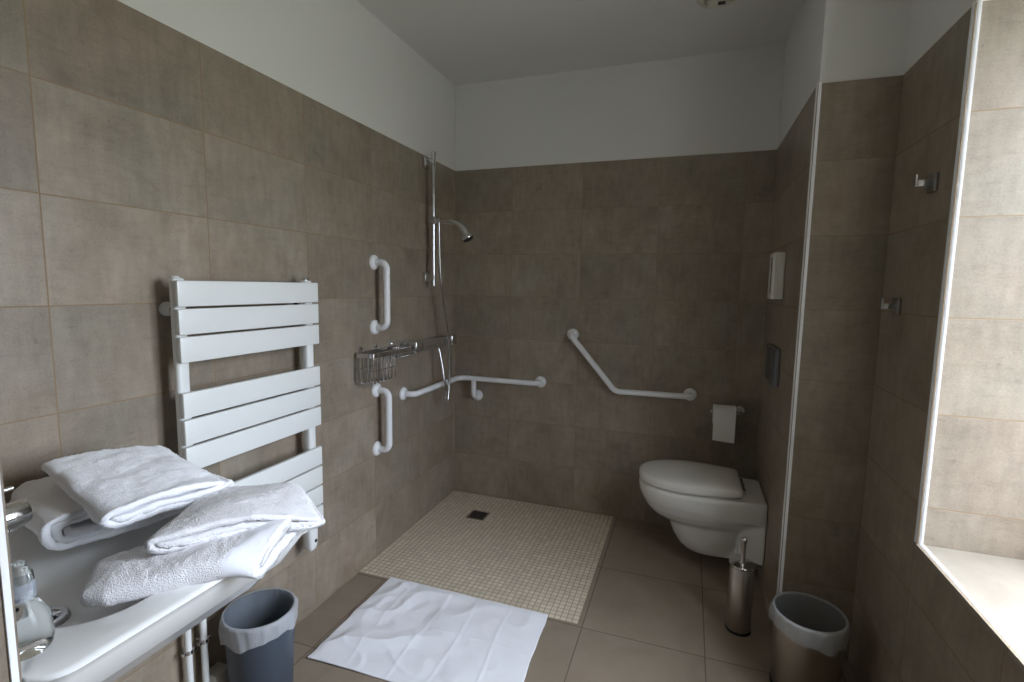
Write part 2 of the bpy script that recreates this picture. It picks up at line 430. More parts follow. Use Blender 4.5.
# electric element housing hanging under the right collector
bm = B(); cy = -1.372
rings = []
for z, sx, sy in ((.405, .020, .020), (.395, .022, .023), (.375, .022, .024), (.335, .020, .022), (.318, .017, .018), (.312, .012, .013)):
    rings.append([(RX - .025 + sx*math.copysign(abs(math.cos(a))**.6, math.cos(a)), cy + sy*math.copysign(abs(math.sin(a))**.6, math.sin(a)), z) for a in [2*PI*k/28 for k in range(28)]])
loft(bm, rings[::-1]); hs = obj('element_housing', bm, M['enamel'], rad)
bm = B(); lathe(bm, (RX - .006, cy + .004, .350), [(0, .004), (.006, .004), (.0065, 0)], 16, axis='X'); obj('socket', bm, M['dark'], hs)

# two heating pipes with clips
for k, (y, nm) in enumerate(((-1.852, 'white heating pipe below the radiator, farther from the blue bin'), (-1.802, 'white heating pipe below the radiator, closer to the blue bin'))):
    t = thing('heating_pipe', nm, 'pipe', (.034, y, 0), 'heating pipes under the radiator')
    bm = B(); tube(bm, [(.034, y, .002), (.034, y, .400)], .0095, 16); obj('tube', bm, M['enamel'], t)
    bm = B(); lathe(bm, (.034, y, .350), [(.0100, 0), (.014, .002), (.014, .030), (.017, .032), (.017, .050), (.0, .050)], 16); obj('valve', bm, M['enamel'], t)
    bm = B(); z = .235; lathe(bm, (.034, y, z), [(.0098, -.006), (.0125, -.006), (.0125, .006), (.0098, .006)], 20)
    box(bm, .0, y - .003, z - .004, .024, y + .003, z + .004); box(bm, .029, y + .0115, z - .005, .040, y + .020, z + .005, bev=.001); box(bm, .029, y - .020, z - .005, .040, y - .0115, z + .005, bev=.001)
    obj('clip', bm, M['chrome'], t)
bm = B(); box(bm, .0005, -1.786, .0, .054, -1.730, .104, bev=.004); pc = obj('pipe_cover', bm, M['boxp'], None, org=(0, -1.76, 0))
tag(pc, 'small beige cover box on the floor against the left wall', 'box')

# ------------------------------------------------------------------ washbasin
def rrect(x0, x1, y0, y1, r, n=8):
    pts = []
    for cx, cy, a0 in ((x1-r, y1-r, 0), (x0+r, y1-r, 90), (x0+r, y0+r, 180), (x1-r, y0+r, 270)):
        for k in range(n+1):
            a = math.radians(a0 + 90*k/n); pts.append((cx + r*math.cos(a), cy + r*math.sin(a)))
    return pts
basin = thing('washbasin', 'white ceramic washbasin holding the towels at the lower left', 'washbasin', (.33, NY, .66))
bm = B(); bx0, bx1, by0, by1 = .025, .622, NY + .001, -1.957
prof = [  # outer: (inset, z, radius)
    (.155, .640, .06), (.13, .655, .06), (.075, .690, .06), (.056, .716, .05), (.050, .720, .045), (.043, .726, .045), (.012, .780, .045), (.004, .793, .045), (.0, .7965, .045), (.004, .8005, .042), (.012, .802, .04)]
rings = []
for ins, z, r in prof:
    yb = by0 if z > .70 else by0
    rings.append([(x, y, z) for x, y in rrect(bx0 + ins, bx1 - ins, yb, by1 - ins, r)])
DRX, DRY = .372, -2.350
ib = (.085, .560, NY + .065, -2.035)   # bowl opening
for t, z, r in [(.0, .802, .10), (.015, .8012, .10), (.05, .797, .10), (.12, .785, .095), (.22, .770, .09), (.38, .757, .08), (.62, .748, .06), (.85, .744, .04), (1., .743, .025)]:
    rings.append([(x, y, z) for x, y in rrect(ib[0] + (DRX - .03 - ib[0])*t, ib[1] + (DRX + .03 - ib[1])*t, ib[2] + (DRY - .03 - ib[2])*t, ib[3] + (DRY + .03 - ib[3])*t, r)])
loft(bm, rings, True, True)
obj('basin_body', bm, M['ceramic'], basin, angle=60)
bm = B(); lathe(bm, (DRX, DRY, .743), [(.016, -.006), (.020, .004), (.024, .008), (.032, .008), (.036, .004), (.037, .0)], 32); dr = obj('drain_ring', bm, M['chrome'], basin, label='chrome drain fitting in the bowl')
bm = B(); lathe(bm, (DRX, DRY, .743), [(0, .0), (.0185, .0), (.0185, -.004)], 24); obj('drain_hole', bm, M['dark'], dr)
bm = B(); tube(bm, fillet([(DRX, DRY, .645), (DRX, DRY, .50), (DRX, -2.42, .50), (DRX, NY, .50)], .03), .016, 16); obj('waste_pipe', bm, M['chrome'], basin)

# mixer tap
tap = thing('mixer_tap', 'chrome mixer tap at the left edge pointing over the washbasin', 'tap', (.335, -2.425, .802))
bm = B(); lathe(bm, (.335, -2.425, .802), [(0, 0), (.027, 0), (.027, .006), (.024, .012), (.0235, .145), (.022, .152), (.0, .152)], 32); obj('body', bm, M['chrome'], tap)
bm = B(); lathe(bm, (.335, -2.43, .930), [(.019, 0), (.0205, .01), (.0215, .06), (.0215, .082), (.0195, .088), (.0, .089)], 32, axis='Y', cap0=True); obj('spout', bm, M['chrome'], tap)
bm = B(); lathe(bm, (.335, -2.362, .910), [(.0, -.004), (.010, -.004), (.011, .002), (.011, .006)], 20); obj('aerator', bm, M['chrome'], tap)
bm = B(); lathe(bm, (.335, -2.425, .954), [(.0235, 0), (.0235, .022), (.018, .029), (0, .030)], 32); lv = obj('lever_cap', bm, M['chrome'], tap)
bm = B(); tube(bm, [(.335, -2.43, .972), (.335, -2.39, .974), (.335, -2.356, .976)], [.006, .005, .004], 12); obj('lever', bm, M['chrome'], tap)

# clear bottle on the rim
BX, BY, BZ = .522, -2.445, .8025
bo = thing('soap_bottle', 'clear rounded bottle standing on the washbasin rim behind the white corner trim', 'bottle', (BX, BY, BZ))
bm = B(); lathe(bm, (BX, BY, BZ), [(0, .004), (.018, .002), (.026, 0), (.030, .005), (.0315, .015), (.031, .034), (.029, .048), (.024, .060), (.0185, .068), (.0165, .076), (.015, .112), (.012, .118), (.009, .122), (.009, .128), (0, .128)], 40); obj('bottle_body', bm, M['clear'], bo)
bm = B(); lathe(bm, (BX, BY, BZ), [(.0168, .078), (.0158, .102)], 40); obj('bottle_label', bm, M['label'], bo, label='small grey-blue wrap label on the narrow part')

# ------------------------------------------------------------------ towels
def V3(*a): return Vector(a)
def fbm(p, s, o=3):
    return noise.fractal(Vector(p)*s, 1.0, 2.0, o)

def towel(name, corners, mapz, hts, turns, thick, seed, mat, nu=110, nv=60, fuzz=.0018, wr=.004, inner=.35, bandv=None, e=.55, skew=0., roundv=0., nz=1.):
    """flat-rolled sheet. corners = NL, NR, FR, FL of the ground patch (u runs N->F, v runs L->R); hts = (near, far) half heights."""
    NL, NR, FR, FL = [Vector(c) for c in corners]
    L = ((FL-NL).length + (FR-NR).length)/4
    N = int(nu*turns); path = []
    for i in range(N+1):
        th = i/N*2*PI*turns + skew; rho = inner + (1-inner)*(i/N)
        c, s = math.cos(th), math.sin(th)
        cc, ss = math.copysign(abs(c)**e, c), math.copysign(abs(s)**(e*1.25), s)
        bmean = (hts[0]+hts[1])/2
        uu = (L - bmean*1.3*(1-rho))/L*cc
        b = hts[0] + (hts[1]-hts[0])*(uu*.5+.5)
        path.append((uu, b*rho*ss))
    # resample evenly
    def lenf(p, q): return math.hypot((p[0]-q[0])*L, p[1]-q[1])
    acc = [0]
    for p, q in zip(path, path[1:]): acc.append(acc[-1] + lenf(p, q))
    M_ = max(60, int(acc[-1]/.0052)); rs = []; k = 0
    for i in range(M_+1):
        d = acc[-1]*i/M_
        while k < len(acc)-2 and acc[k+1] < d: k += 1
        f = (d-acc[k])/max(1e-9, acc[k+1]-acc[k]); rs.append((path[k][0]*(1-f)+path[k+1][0]*f, path[k][1]*(1-f)+path[k+1][1]*f))
    path = rs; n = len(path); lo, hi = [], []
    for i in range(n):
        a, b = path[max(0, i-1)], path[min(n-1, i+1)]
        tx, tz = (b[0]-a[0])*L, b[1]-a[1]; l = math.hypot(tx, tz) or 1
        nx_, nz_ = -tz/l, tx/l; w = thick/2*min(1, .35 + min(i, n-1-i)/3)
        hi.append((path[i][0]+nx_*w/L, path[i][1]+nz_*w)); lo.append((path[i][0]-nx_*w/L, path[i][1]-nz_*w))
    ring2 = hi + lo[::-1]
    bm = B(); rings = []
    for j in range(nv+1):
        v = j/nv; ring = []
        jit = .006*noise.noise(Vector((seed*3.1, j*.15, 0)))
        for (u, h) in ring2:
            uu = u*.5+.5; vv = v + .012*noise.noise(Vector((u*4, h*60, seed+ (0 if v < .5 else 9))))*(1 if v < .08 or v > .92 else .3)
            A = NL.lerp(NR, vv); C = FL.lerp(FR, vv); p = A.lerp(C, uu)
            sc = 1.
            if roundv:
                dv = min(vv if roundv in (1, 3) else 9, 1-vv if roundv in (2, 3) else 9)
                sc = min(1., .35 + .65*math.sqrt(max(0., min(1., dv/.16))))
            if roundv: p = A.lerp(C, .5 + (uu-.5)*(.45 + .55*sc))
            z = p.z + h*sc
            q = Vector((p.x, p.y, z)); q.z += mapz(p.x, p.y, h)
            wv = wr*fbm((p.x + seed, p.y, h*2), 9, 3)
            q.z += wv; q.x += .6*wr*fbm((p.x, p.y + seed, h*3 + 5), 14, 2); q.y += .6*wr*fbm((p.x + 3, p.y, h*3 + seed), 14, 2)
            fq = .25 if bandv and bandv[0] < v < bandv[1] else 1.
            fz = fq*fuzz*noise.noise(q*170*nz + Vector((seed, 0, 0)))+ fq*fuzz*.7*noise.noise(q*330*nz)
            q += Vector((fz*.5, fz*.3, fz))
            ring.append(q)
        rings.append(ring)
    vr = loft(bm, rings, False, False)
    vidx = {w: j for j, col in enumerate(vr) for w in col}
    m = len(ring2)
    for col in (vr[0], vr[-1]):
        for i in range(n-1):
            bm.faces.new((col[i], col[i+1], col[m-2-i], col[m-1-i]))
    mats = [M[mat]]
    if bandv:
        mats.append(M['band'])
        for f in bm.faces:
            f.material_index = 1 if min(vidx[w] for w in f.verts) >= bandv[0]*nv and max(vidx[w] for w in f.verts) <= bandv[1]*nv else 0
    c = sum((Vector(x) for x in corners), Vector())/4
    return obj(name, bm, mats, None, org=(c.x, c.y, c.z), angle=180)

# big rolled towel against the left wall
def mA(x, y, h): return 0.
t1 = towel('bath_towel', [(.035, -2.225, .850), (.275, -2.295, .846), (.340, -1.945, .832), (.060, -1.940, .836)], mA, (.044, .028), 2.6, .0125, 1.3, 'terry', wr=.007, skew=PI*.9, inner=.25)
tag(t1, 'thick white bath towel rolled flat on the washbasin, bottom of the left stack', 'towel')
def mB(x, y, h): return .012*math.sin((x+.1)*9)*1.
t2 = towel('bath_towel', [(.118, -2.205, .912), (.395, -2.262, .898), (.418, -2.020, .884), (.175, -1.985, .902)], mB, (.021, .018), 1.5, .0135, 4.7, 'terry', wr=.009, skew=PI*1.0, inner=.3)
tag(t2, 'folded white towel lying on the rolled towel, top of the left stack', 'towel')
# long-loop towel along the right rim
def drape(x0, y0, k):
    def f(x, y, h):
        d = max(0., x - x0); e_ = max(0., y - y0)
        return -k*(math.sqrt(d*d + .0004) - .02) - k*(math.sqrt(e_*e_ + .0004) - .02)
    return f
def lerp_c(a, b, t): return a + (b-a)*t
t3 = towel('hand_towel', [(.400, -2.275, .816), (.612, -1.992, .818), (.670, -2.190, .826), (.490, -2.370, .808)], drape(.625, -1.95, .9), (.020, .023), 1.55, .0125, 8.2, 'terry_r', fuzz=.0026, wr=.006, skew=0., inner=.4, roundv=1, bandv=(.80, .97), nz=2.)
tag(t3, 'folded fluffy white towel hanging over the right rim of the washbasin, front one', 'towel')
def mD(x, y, h): return .024*math.exp(-((x-.56)**2 + (y+2.12)**2)/.011)
t4 = towel('hand_towel', [(.380, -2.045, .846), (.512, -2.272, .860), (.668, -2.005, .816), (.555, -1.940, .846)], mD, (.016, .015), 1.5, .0115, 12.9, 'terry_r', nz=2., fuzz=.0026, wr=.006, skew=PI, inner=.3)
tag(t4, 'folded fluffy white towel laid across the basin front corner, behind the front one', 'towel')

# bath mat on the floor
bm = B(); nx, ny = 170, 120; x0, x1, y0, y1 = .165, .900, -1.500, -.990; top = []; bot = []
def mat_h(u, v):
    x, y = x0 + (x1-x0)*u, y0 + (y1-y0)*v
    p = Vector((x, y, 0)); left = max(0., 1 - u*1.15)
    q = Vector(((x*.80 + y*.60)*1.6, (-x*.60 + y*.80)*5.0, 0))
    q += Vector((noise.noise(p*5), noise.noise(p*5 + Vector((9, 0, 0))), 0))*.35
    r = 1 - abs(noise.noise(q*1.15 + Vector((3.3, 1.2, 0))))
    h = .016*(.25 + .75*left)*max(0., r - .62)/.38
    r2 = 1 - abs(noise.noise(Vector((x*5 + y*8, -x*6 + y*4, 4)))); h += .005*(.4 + .6*left)*max(0., r2 - .75)/.25
    h += .0035*(noise.noise(p*7) + .6)*(.5 + .5*left)
    for s in (.18, .42, .60, .80): h += .0016*math.exp(-((u - s - .012*math.sin(v*5 + s*9))/.008)**2)
    h += .0018*math.exp(-((v-.52 + .02*math.sin(u*6))/.012)**2)*(u > .45)
    ed = min(u, 1-u, v, 1-v); h *= min(1, .35 + ed*9)
    return x, y, .0045 + max(0, h)
for i in range(nx+1):
    a, b_ = [], []
    for j in range(ny+1):
        u, v = i/nx, j/ny; x, y, h = mat_h(u, v)
        y += .010*math.sin(u*PI)*(.5-v)*.6 + (.012*(u-.0))*(1-v)*-1.0 + .02*(1-u)**2*(1-v)*-1
        x += .02*(1-v)*u + .006*noise.noise(Vector((v*5, u*2, 0)))*(1 if u in (0, 1) else .6)
        a.append(bm.verts.new((x, y, h))); b_.append(bm.verts.new((x, y, max(.0012, h-.0035))))
    top.append(a); bot.append(b_)
for i in range(nx):
    for j in range(ny):
        bm.faces.new((top[i][j], top[i+1][j], top[i+1][j+1], top[i][j+1])); bm.faces.new((bot[i][j], bot[i][j+1], bot[i+1][j+1], bot[i+1][j]))
for i in range(nx):
    for j in (0, ny): bm.faces.new((top[i][j], bot[i][j], bot[i+1][j], top[i+1][j]))
for j in range(ny):
    for i in (0, nx): bm.faces.new((top[i][j], top[i][j+1], bot[i][j+1], bot[i][j]))
mt = obj('bath_mat', bm, M['band'], None, org=(.53, -1.25, 0), angle=180)
tag(mt, 'creased white bath mat spread on the floor before the shower', 'bath mat')

# ------------------------------------------------------------------ shower
dn = thing('floor_drain', 'small square dark metal drain in the mosaic shower floor', 'drain', (DX, DY, -.003))
bm = B(); s = .052
box(bm, DX - s, DY - s, -.004, DX + s, DY - s + .008, .0015); box(bm, DX - s, DY + s - .008, -.004, DX + s, DY + s, .0015)
box(bm, DX - s, DY - s + .008, -.004, DX - s + .008, DY + s - .008, .0015); box(bm, DX + s - .008, DY - s + .008, -.004, DX + s, DY + s - .008, .0015)
obj('drain_frame', bm, M['satin'], dn)
bm = B(); s = .0435; box(bm, DX - s, DY - s, -.0045, DX + s, DY + s, -.0005)
for i in range(-3, 4): box(bm, DX + i*.012 - .003, DY - s + .006, -.0005, DX + i*.012 + .003, DY + s - .006, .0007)
obj('drain_grate', bm, M['drain'], dn)

def flange(bm, c, axis):
    lathe(bm, c, [(0, 0), (.034, 0), (.034, .005), (.031, .010), (.024, .014), (.0165, .017), (.016, .026), (0, .026)], 32, axis=axis)
BR = .0155
def grab(label, path, r, ends, extra=None):
    base = path[0]; t = thing('grab_bar', label, 'grab bar', base, 'white grab bars around the shower and toilet')
    bm = B(); tube(bm, fillet(path, r, 10), BR, 20); obj('bar', bm, M['nylon'], t)
    for c, ax in ends:
        bm = B(); flange(bm, c, ax); obj('flange', bm, M['nylon'], t)
    return t
gy = -.852; so = .068
grab('short vertical white grab bar on the left wall above the wire basket', [(.002, gy, 1.420), (so, gy, 1.420), (so, gy, 1.122), (.002, gy, 1.122)], .050, [((.0, gy, 1.420), 'X'), ((.0, gy, 1.122), 'X')])
gy = -.845
grab('short vertical white grab bar on the left wall under the wire basket', [(.002, gy, .824), (so, gy, .824), (so, gy, .540), (.002, gy, .540)], .050, [((.0, gy, .824), 'X'), ((.0, gy, .540), 'X')])
zc = .760
gL = grab('white corner grab bar wrapping the shower corner below the mixer', [(.002, -.609, zc), (.065, -.609, zc), (.065, -.065, zc), (.566, -.065, zc), (.566, -.002, zc)], [.050, .055, .050], [((0, -.609, zc), 'X'), ((.566, 0, zc), '-Y')])
bm = B(); tube(bm, fillet([(.160, -.065, zc), (.160, -.065, .645), (.160, -.002, .645)], .045, 10), BR, 20); obj('support', bm, M['nylon'], gL)
bm = B(); flange(bm, (.160, 0, .645), '-Y'); obj('flange', bm, M['nylon'], gL)
grab('angled white grab bar on the back wall beside the toilet', [(.752, -.002, 1.052), (.752, -.062, 1.052), (1.011, -.062, .752), (1.404, -.062, .757), (1.404, -.002, .757)], [.045, .06, .045], [((.752, 0, 1.052), '-Y'), ((1.404, 0, .757), '-Y')])

# riser rail
rl = thing('shower_rail', 'tall chrome shower riser rail on the left wall near the corner', 'shower rail', (0, -.386, 1.31))
bm = B(); tube(bm, [(.058, -.386, 1.318), (.058, -.386, 2.015)], .0115, 20)
lathe(bm, (.058, -.386, 2.015), [(.0135, -.012), (.0135, .004), (.010, .008), (0, .008)], 20, cap0=True); obj('rail', bm, M['chrome'], rl)
for z in (1.966, 1.362):
    bm = B(); box(bm, .0, -.408, z - .028, .022, -.364, z + .028, bev=.004); box(bm, .020, -.400, z - .016, .066, -.372, z + .016, bev=.004); obj('rail_bracket', bm, M['chrome'], rl)
bm = B(); box(bm, .036, -.404, 1.645, .082, -.368, 1.685, bev=.006); lathe(bm, (.080, -.386, 1.665), [(.0, 0), (.015, 0), (.017, .012), (.014, .020), (0, .020)], 20, axis='X'); obj('slider', bm, M['chrome'], rl)
hs_ = thing('hand_shower', 'chrome hand shower resting in the slider of the riser rail', 'hand shower', (.10, -.388, 1.665))
bm = B(); pth = smooth_pts([(.098, -.388, 1.662), (.135, -.389, 1.660), (.180, -.391, 1.652), (.220, -.393, 1.632), (.246, -.394, 1.603), (.258, -.395, 1.578)], 6)
rr = [.011 + .001*i/len(pth) + (.014*max(0, (i/len(pth)-.40)/.60)**1.2) for i in range(len(pth))]
tube(bm, pth, rr, 24); obj('handle', bm, M['chrome'], hs_)
bm = B(); d = Vector((.55, -.05, -1)).normalized(); c = Vector((.262, -.395, 1.572))
tube(bm, [c - d*.022, c - d*.008, c + d*.006, c + d*.012], [.018, .030, .033, .030], 28); obj('spray_head', bm, M['chrome'], hs_)
bm = B(); tube(bm, [c + d*.012, c + d*.014], [.028, .027], 28); obj('spray_face', bm, M['dark'], hs_)
bm = B(); hp = smooth_pts([(.092, -.388, 1.655), (.092, -.386, 1.58), (.090, -.372, 1.42), (.088, -.338, 1.25), (.098, -.300, 1.08), (.105, -.285, .92), (.106, -.292, .76), (.108, -.315, .672), (.106, -.338, .700), (.100, -.342, .80), (.082, -.340, .90), (.066, -.340, .971)], 10)
tube(bm, hp, .0065, 12); ho = obj('shower_hose', bm, M['chrome'], None, org=(.09, -.386, 1.0))
tag(ho, 'chrome shower hose hanging in a loop from the hand shower to the mixer', 'hose')
# thermostatic mixer: two wide bodies
mx = thing('shower_mixer', 'chrome thermostatic shower mixer bar on the left wall by the hose', 'shower mixer', (0, -.37, 1.0))
bm = B(); box(bm, .026, -.570, .985, .098, -.245, 1.032, bev=.008, seg=3); obj('mixer_body', bm, M['chrome'], mx)
for y0_, y1_ in ((-.648, -.573), (-.242, -.185)):
    bm = B(); box(bm, .022, y0_, .980, .104, y1_, 1.038, bev=.010, seg=3); obj('control_knob', bm, M['chrome'], mx)
for y in (-.485, -.335):
    bm = B(); lathe(bm, (0, y, .997), [(0, 0), (.030, 0), (.030, .006), (.022, .012), (.020, .034), (0, .034)], 24, axis='X'); obj('wall_union', bm, M['chrome'], mx)
bm = B(); lathe(bm, (.066, -.340, .971), [(0, 0), (.010, 0), (.011, .006), (.011, .018), (0, .018)], 20); obj('outlet', bm, M['chrome'], mx)
# wire soap basket with a side dish
bk = thing('soap_basket', 'chrome wire soap basket on the left wall between the short grab bars', 'basket', (0, -.85, .88))
W = .0028; bd = .105; yb0, yb1, ye = -1.015, -.835, -.675; zt, zb = 1.010, .885
def loop(bm, pts, r=W): tube(bm, pts + [pts[0], pts[1]], r, 8)
bm = B()
def band(pts, z0, z1, th=.003):
    P = [Vector(p) for p in pts]; n = len(P); rg = []
    for i in range(n):
        t = (P[(i+1) % n] - P[i-1]).normalized(); nn = Vector((t.y, -t.x))
        a, b_ = P[i], P[i] - nn*th*(1 if True else 0)
        rg.append([(a.x, a.y, z0), (a.x, a.y, z1), (b_.x, b_.y, z1), (b_.x, b_.y, z0)])
    rg.append(rg[0]); loft(bm, rg, False, False); bmesh.ops.remove_doubles(bm, verts=bm.verts, dist=1e-6)
band([Vector((x, y)) for x, y in rrect(.004, bd, yb0, ye, .028, 6)], zt - .009, zt + .009)
box(bm, .006, yb1 - .0015, zt - .009, bd - .002, yb1 + .0015, zt + .006)
obj('rim', bm, M['chrome'], bk)
bm = B(); nw = 7
for i in range(nw):
    y = yb0 + .006 + (yb1 - yb0 - .012)*i/(nw-1)
    tube(bm, fillet([(.006, y, zt - .01), (.006, y, zb), (bd - .002, y, zb), (bd - .002, y, zt - .01)], .016, 5), W*.8, 8)
for x in (.030, .055, .080):
    tube(bm, fillet([(x, yb0 + .002, zt - .01), (x, yb0 + .002, zb), (x, yb1 - .002, zb), (x, yb1 - .002, zt - .01)], .016, 5), W*.8, 8)
for z in (.945,): loop(bm, [(.006, yb0 + .002, z), (bd - .002, yb0 + .002, z), (bd - .002, yb1 - .002, z), (.006, yb1 - .002, z)], W*.7)
obj('wire_basket', bm, M['chrome'], bk)
bm = B()
for i in range(8):
    y = yb1 + .012 + (ye - yb1 - .022)*i/7
    tube(bm, fillet([(.006, y, zt - .01), (.012, y, zt - .035), (bd - .008, y, zt - .035), (bd - .002, y, zt - .01)], .012, 5), W*.8, 8)
for x in (.035, .075): tube(bm, fillet([(x, yb1 + .002, zt - .01), (x, yb1 + .012, zt - .035), (x, ye - .012, zt - .035), (x, ye - .002, zt - .01)], .012, 5), W*.8, 8)
obj('soap_dish', bm, M['chrome'], bk)
for y in (-.965, -.850, -.72):
    bm = B(); lathe(bm, (0, y, zt + .022), [(0, 0), (.013, 0), (.013, .004), (.008, .010), (0, .011)], 20, axis='X'); box(bm, .0, y - .004, zt - .01, .006, y + .004, zt + .02); obj('mount', bm, M['chrome'], bk)

# ------------------------------------------------------------------ toilet
WY = -.352
wc = thing('toilet', 'white wall-hung toilet with closed lid on the boxed-out wall', 'toilet', (W1, WY, .07))
def egg(xf, xb, hw, hb, z, n=48, p=2.15):
    """plan outline: rounded front at xf, blunt back at xb with half width hb."""
    xm = xf + (xb-xf)*.50; m = n//4; half = []
    for k in range(m+1):
        a = PI/2*k/m; half.append((xm - (xm-xf)*math.cos(a)**(2/p), hw*math.sin(a)**(2/p)))
    rc = min(.022, hb*.5)
    for k in range(1, m-3):
        t = k/(m-4); x = xm + (xb - rc - xm)*t; half.append((x, hw + (hb-hw)*t**1.8))
    for k in range(5):
        a = PI/2*k/4; half.append((xb - rc + rc*math.sin(a), hb - rc + rc*math.cos(a)))
    pts = [(x, WY + y, z) for x, y in half] + [(x, WY - y, z) for x, y in half[::-1][:-1]]
    return pts
bm = B()
loft(bm, [egg(*a) for a in [
    (1.34, 1.70, .08, .06, .212), (1.29, 1.71, .108, .07, .228), (1.250, 1.72, .132, .085, .252), (1.222, 1.735, .152, .118, .282), (1.212, 1.741, .160, .150, .300), (1.198, 1.741, .172, .155, .325),
    (1.187, 1.741, .180, .157, .355), (1.183, 1.741, .184, .159, .385), (1.186, 1.741, .182, .157, .397), (1.194, 1.741, .176, .152, .400)]])
loft(bm, [egg(*a) for a in [
    (1.455, 1.60, .045, .045, .070), (1.415, 1.62, .062, .05, .080), (1.385, 1.63, .074, .06, .105), (1.355, 1.64, .086, .07, .150), (1.340, 1.65, .096, .08, .190), (1.325, 1.66, .108, .09, .240)]])
# hollow side with a web running to the wall plate
box(bm, 1.50, WY - .062, .080, 1.735, WY + .062, .30)
loft(bm, [[(x, WY + sy*hw, z) for sy, z in ((-1, .115), (1, .115), (1, .398), (-1, .398))] for x, hw in ((1.640, .085), (1.680, .112), (1.712, .138), (1.7412, .152))])
o = obj('bowl', bm, M['wc_ceramic'], wc, angle=180)
rm = o.modifiers.new('merge', 'REMESH'); rm.mode = 'VOXEL'; rm.voxel_size = .0055; rm.use_smooth_shade = True
sm = o.modifiers.new('soft', 'SMOOTH'); sm.factor = .5; sm.iterations = 8
def seat_ring(xf, xb, hw, hb, z): return egg(xf, xb, hw, hb, z, 64, 2.1)
bm = B(); loft(bm, [seat_ring(1.206, 1.625, .160, .130, .398), seat_ring(1.204, 1.627, .162, .132, .402), seat_ring(1.204, 1.627, .162, .132, .411), seat_ring(1.207, 1.625, .159, .130, .413)]); obj('seat', bm, M['seat'], wc, angle=50)
bm = B(); loft(bm, [seat_ring(1.188, 1.636, .178, .145, .410), seat_ring(1.184, 1.640, .182, .148, .412), seat_ring(1.183, 1.641, .183, .149, .434), seat_ring(1.185, 1.637, .180, .145, .443), seat_ring(1.200, 1.628, .166, .135, .449), seat_ring(1.25, 1.600, .125, .105, .4535), seat_ring(1.34, 1.52, .06, .05, .456)]); obj('lid', bm, M['seat'], wc, angle=60)
bm = B(); tube(bm, [(1.650, WY - .085, .413), (1.650, WY + .085, .413)], .010, 16); obj('hinge', bm, M['chrome'], wc)

# flush plate
fp = thing('flush_plate', 'dark grey metal flush plate on the wall above the toilet', 'flush plate', (W1, -.405, 1.0))
ya, yb = -.530, -.292
bm = B(); box(bm, W1 - .020, ya, .922, W1 - .0005, yb, 1.080, bev=.004); obj('plate_frame', bm, M['plate_l'], fp)
for a, b_ in ((ya + .006, -.444), (-.440, yb - .006)):
    bm = B(); box(bm, W1 - .027, a, .928, W1 - .018, b_, 1.074, bev=.004); obj('flush_button', bm, M['plate'], fp)
# white bag dispenser
dp = thing('bag_dispenser', 'small white plastic dispenser on the wall above the flush plate', 'dispenser', (W1, -.43, 1.38))
bm = B(); box(bm, W1 - .046, -.485, 1.285, W1 - .0005, -.372, 1.480, bev=.006, seg=3); obj('case', bm, M['disp'], dp)
bm = B(); box(bm, W1 - .0475, -.449, 1.31, W1 - .0445, -.436, 1.46, bev=.001); obj('slot', bm, M['dark'], dp)

# paper holder and roll
ph = thing('paper_holder', 'chrome toilet paper holder on the back wall right of the grab bar', 'paper holder', (1.655, 0, .69))
bm = B(); lathe(bm, (1.655, 0, .692), [(0, 0), (.024, 0), (.024, .006), (.020, .010), (0, .010)], 28, axis='-Y'); obj('rosette', bm, M['chrome'], ph)
bm = B(); tube(bm, fillet([(1.655, -.004, .692), (1.655, -.075, .692), (1.508, -.075, .692)], .014, 8), .0075, 16); lathe(bm, (1.508, -.075, .692), [(.009, -.004), (.011, 0), (.009, .006), (0, .006)], 16, axis='X', cap0=True); obj('arm', bm, M['chrome'], ph)
pr = thing('toilet_roll', 'white toilet paper roll with a hanging sheet on the chrome holder', 'toilet roll', (1.57, -.075, .68))
cz = .680; cyy = -.075; px0, px1 = 1.520, 1.625; R0, R1 = .0205, .050
bm = B(); rings = []
for r, x in ((R0, px0), (R1, px0), (R1, px1), (R0, px1), (R0, px0)):
    rings.append([(x, cyy + r*math.cos(2*PI*k/48), cz + r*math.sin(2*PI*k/48)) for k in range(48)])
loft(bm, rings, False, False); bmesh.ops.remove_doubles(bm, verts=bm.verts, dist=1e-6); obj('paper', bm, M['paper'], pr)
bm = B(); path = [(cyy - (R1 + .001)*math.cos(a), cz + (R1 + .001)*math.sin(a)) for a in [PI*.5 - PI*.5*k/10 for k in range(11)]] + [(cyy - R1 - .002 - .002*k/8, cz - .125*k/8) for k in range(1, 9)]
rings = []
for (y, z) in path: rings.append([(px0 + .0005, y, z), (px1 - .0005, y, z - (.006 if z < .57 else 0)), (px1 - .0005, y + .0008, z - (.006 if z < .57 else 0)), (px0 + .0005, y + .0008, z)])
loft(bm, rings); obj('loose_sheet', bm, M['paper'], pr)
bm = B(); lathe(bm, (px0 + .001, cyy, cz), [(R0, 0), (R0, px1 - px0 - .002), (R0 - .0015, px1 - px0 - .002), (R0 - .0015, 0), (R0, 0)], 40, axis='X'); obj('core', bm, M['card'], pr)

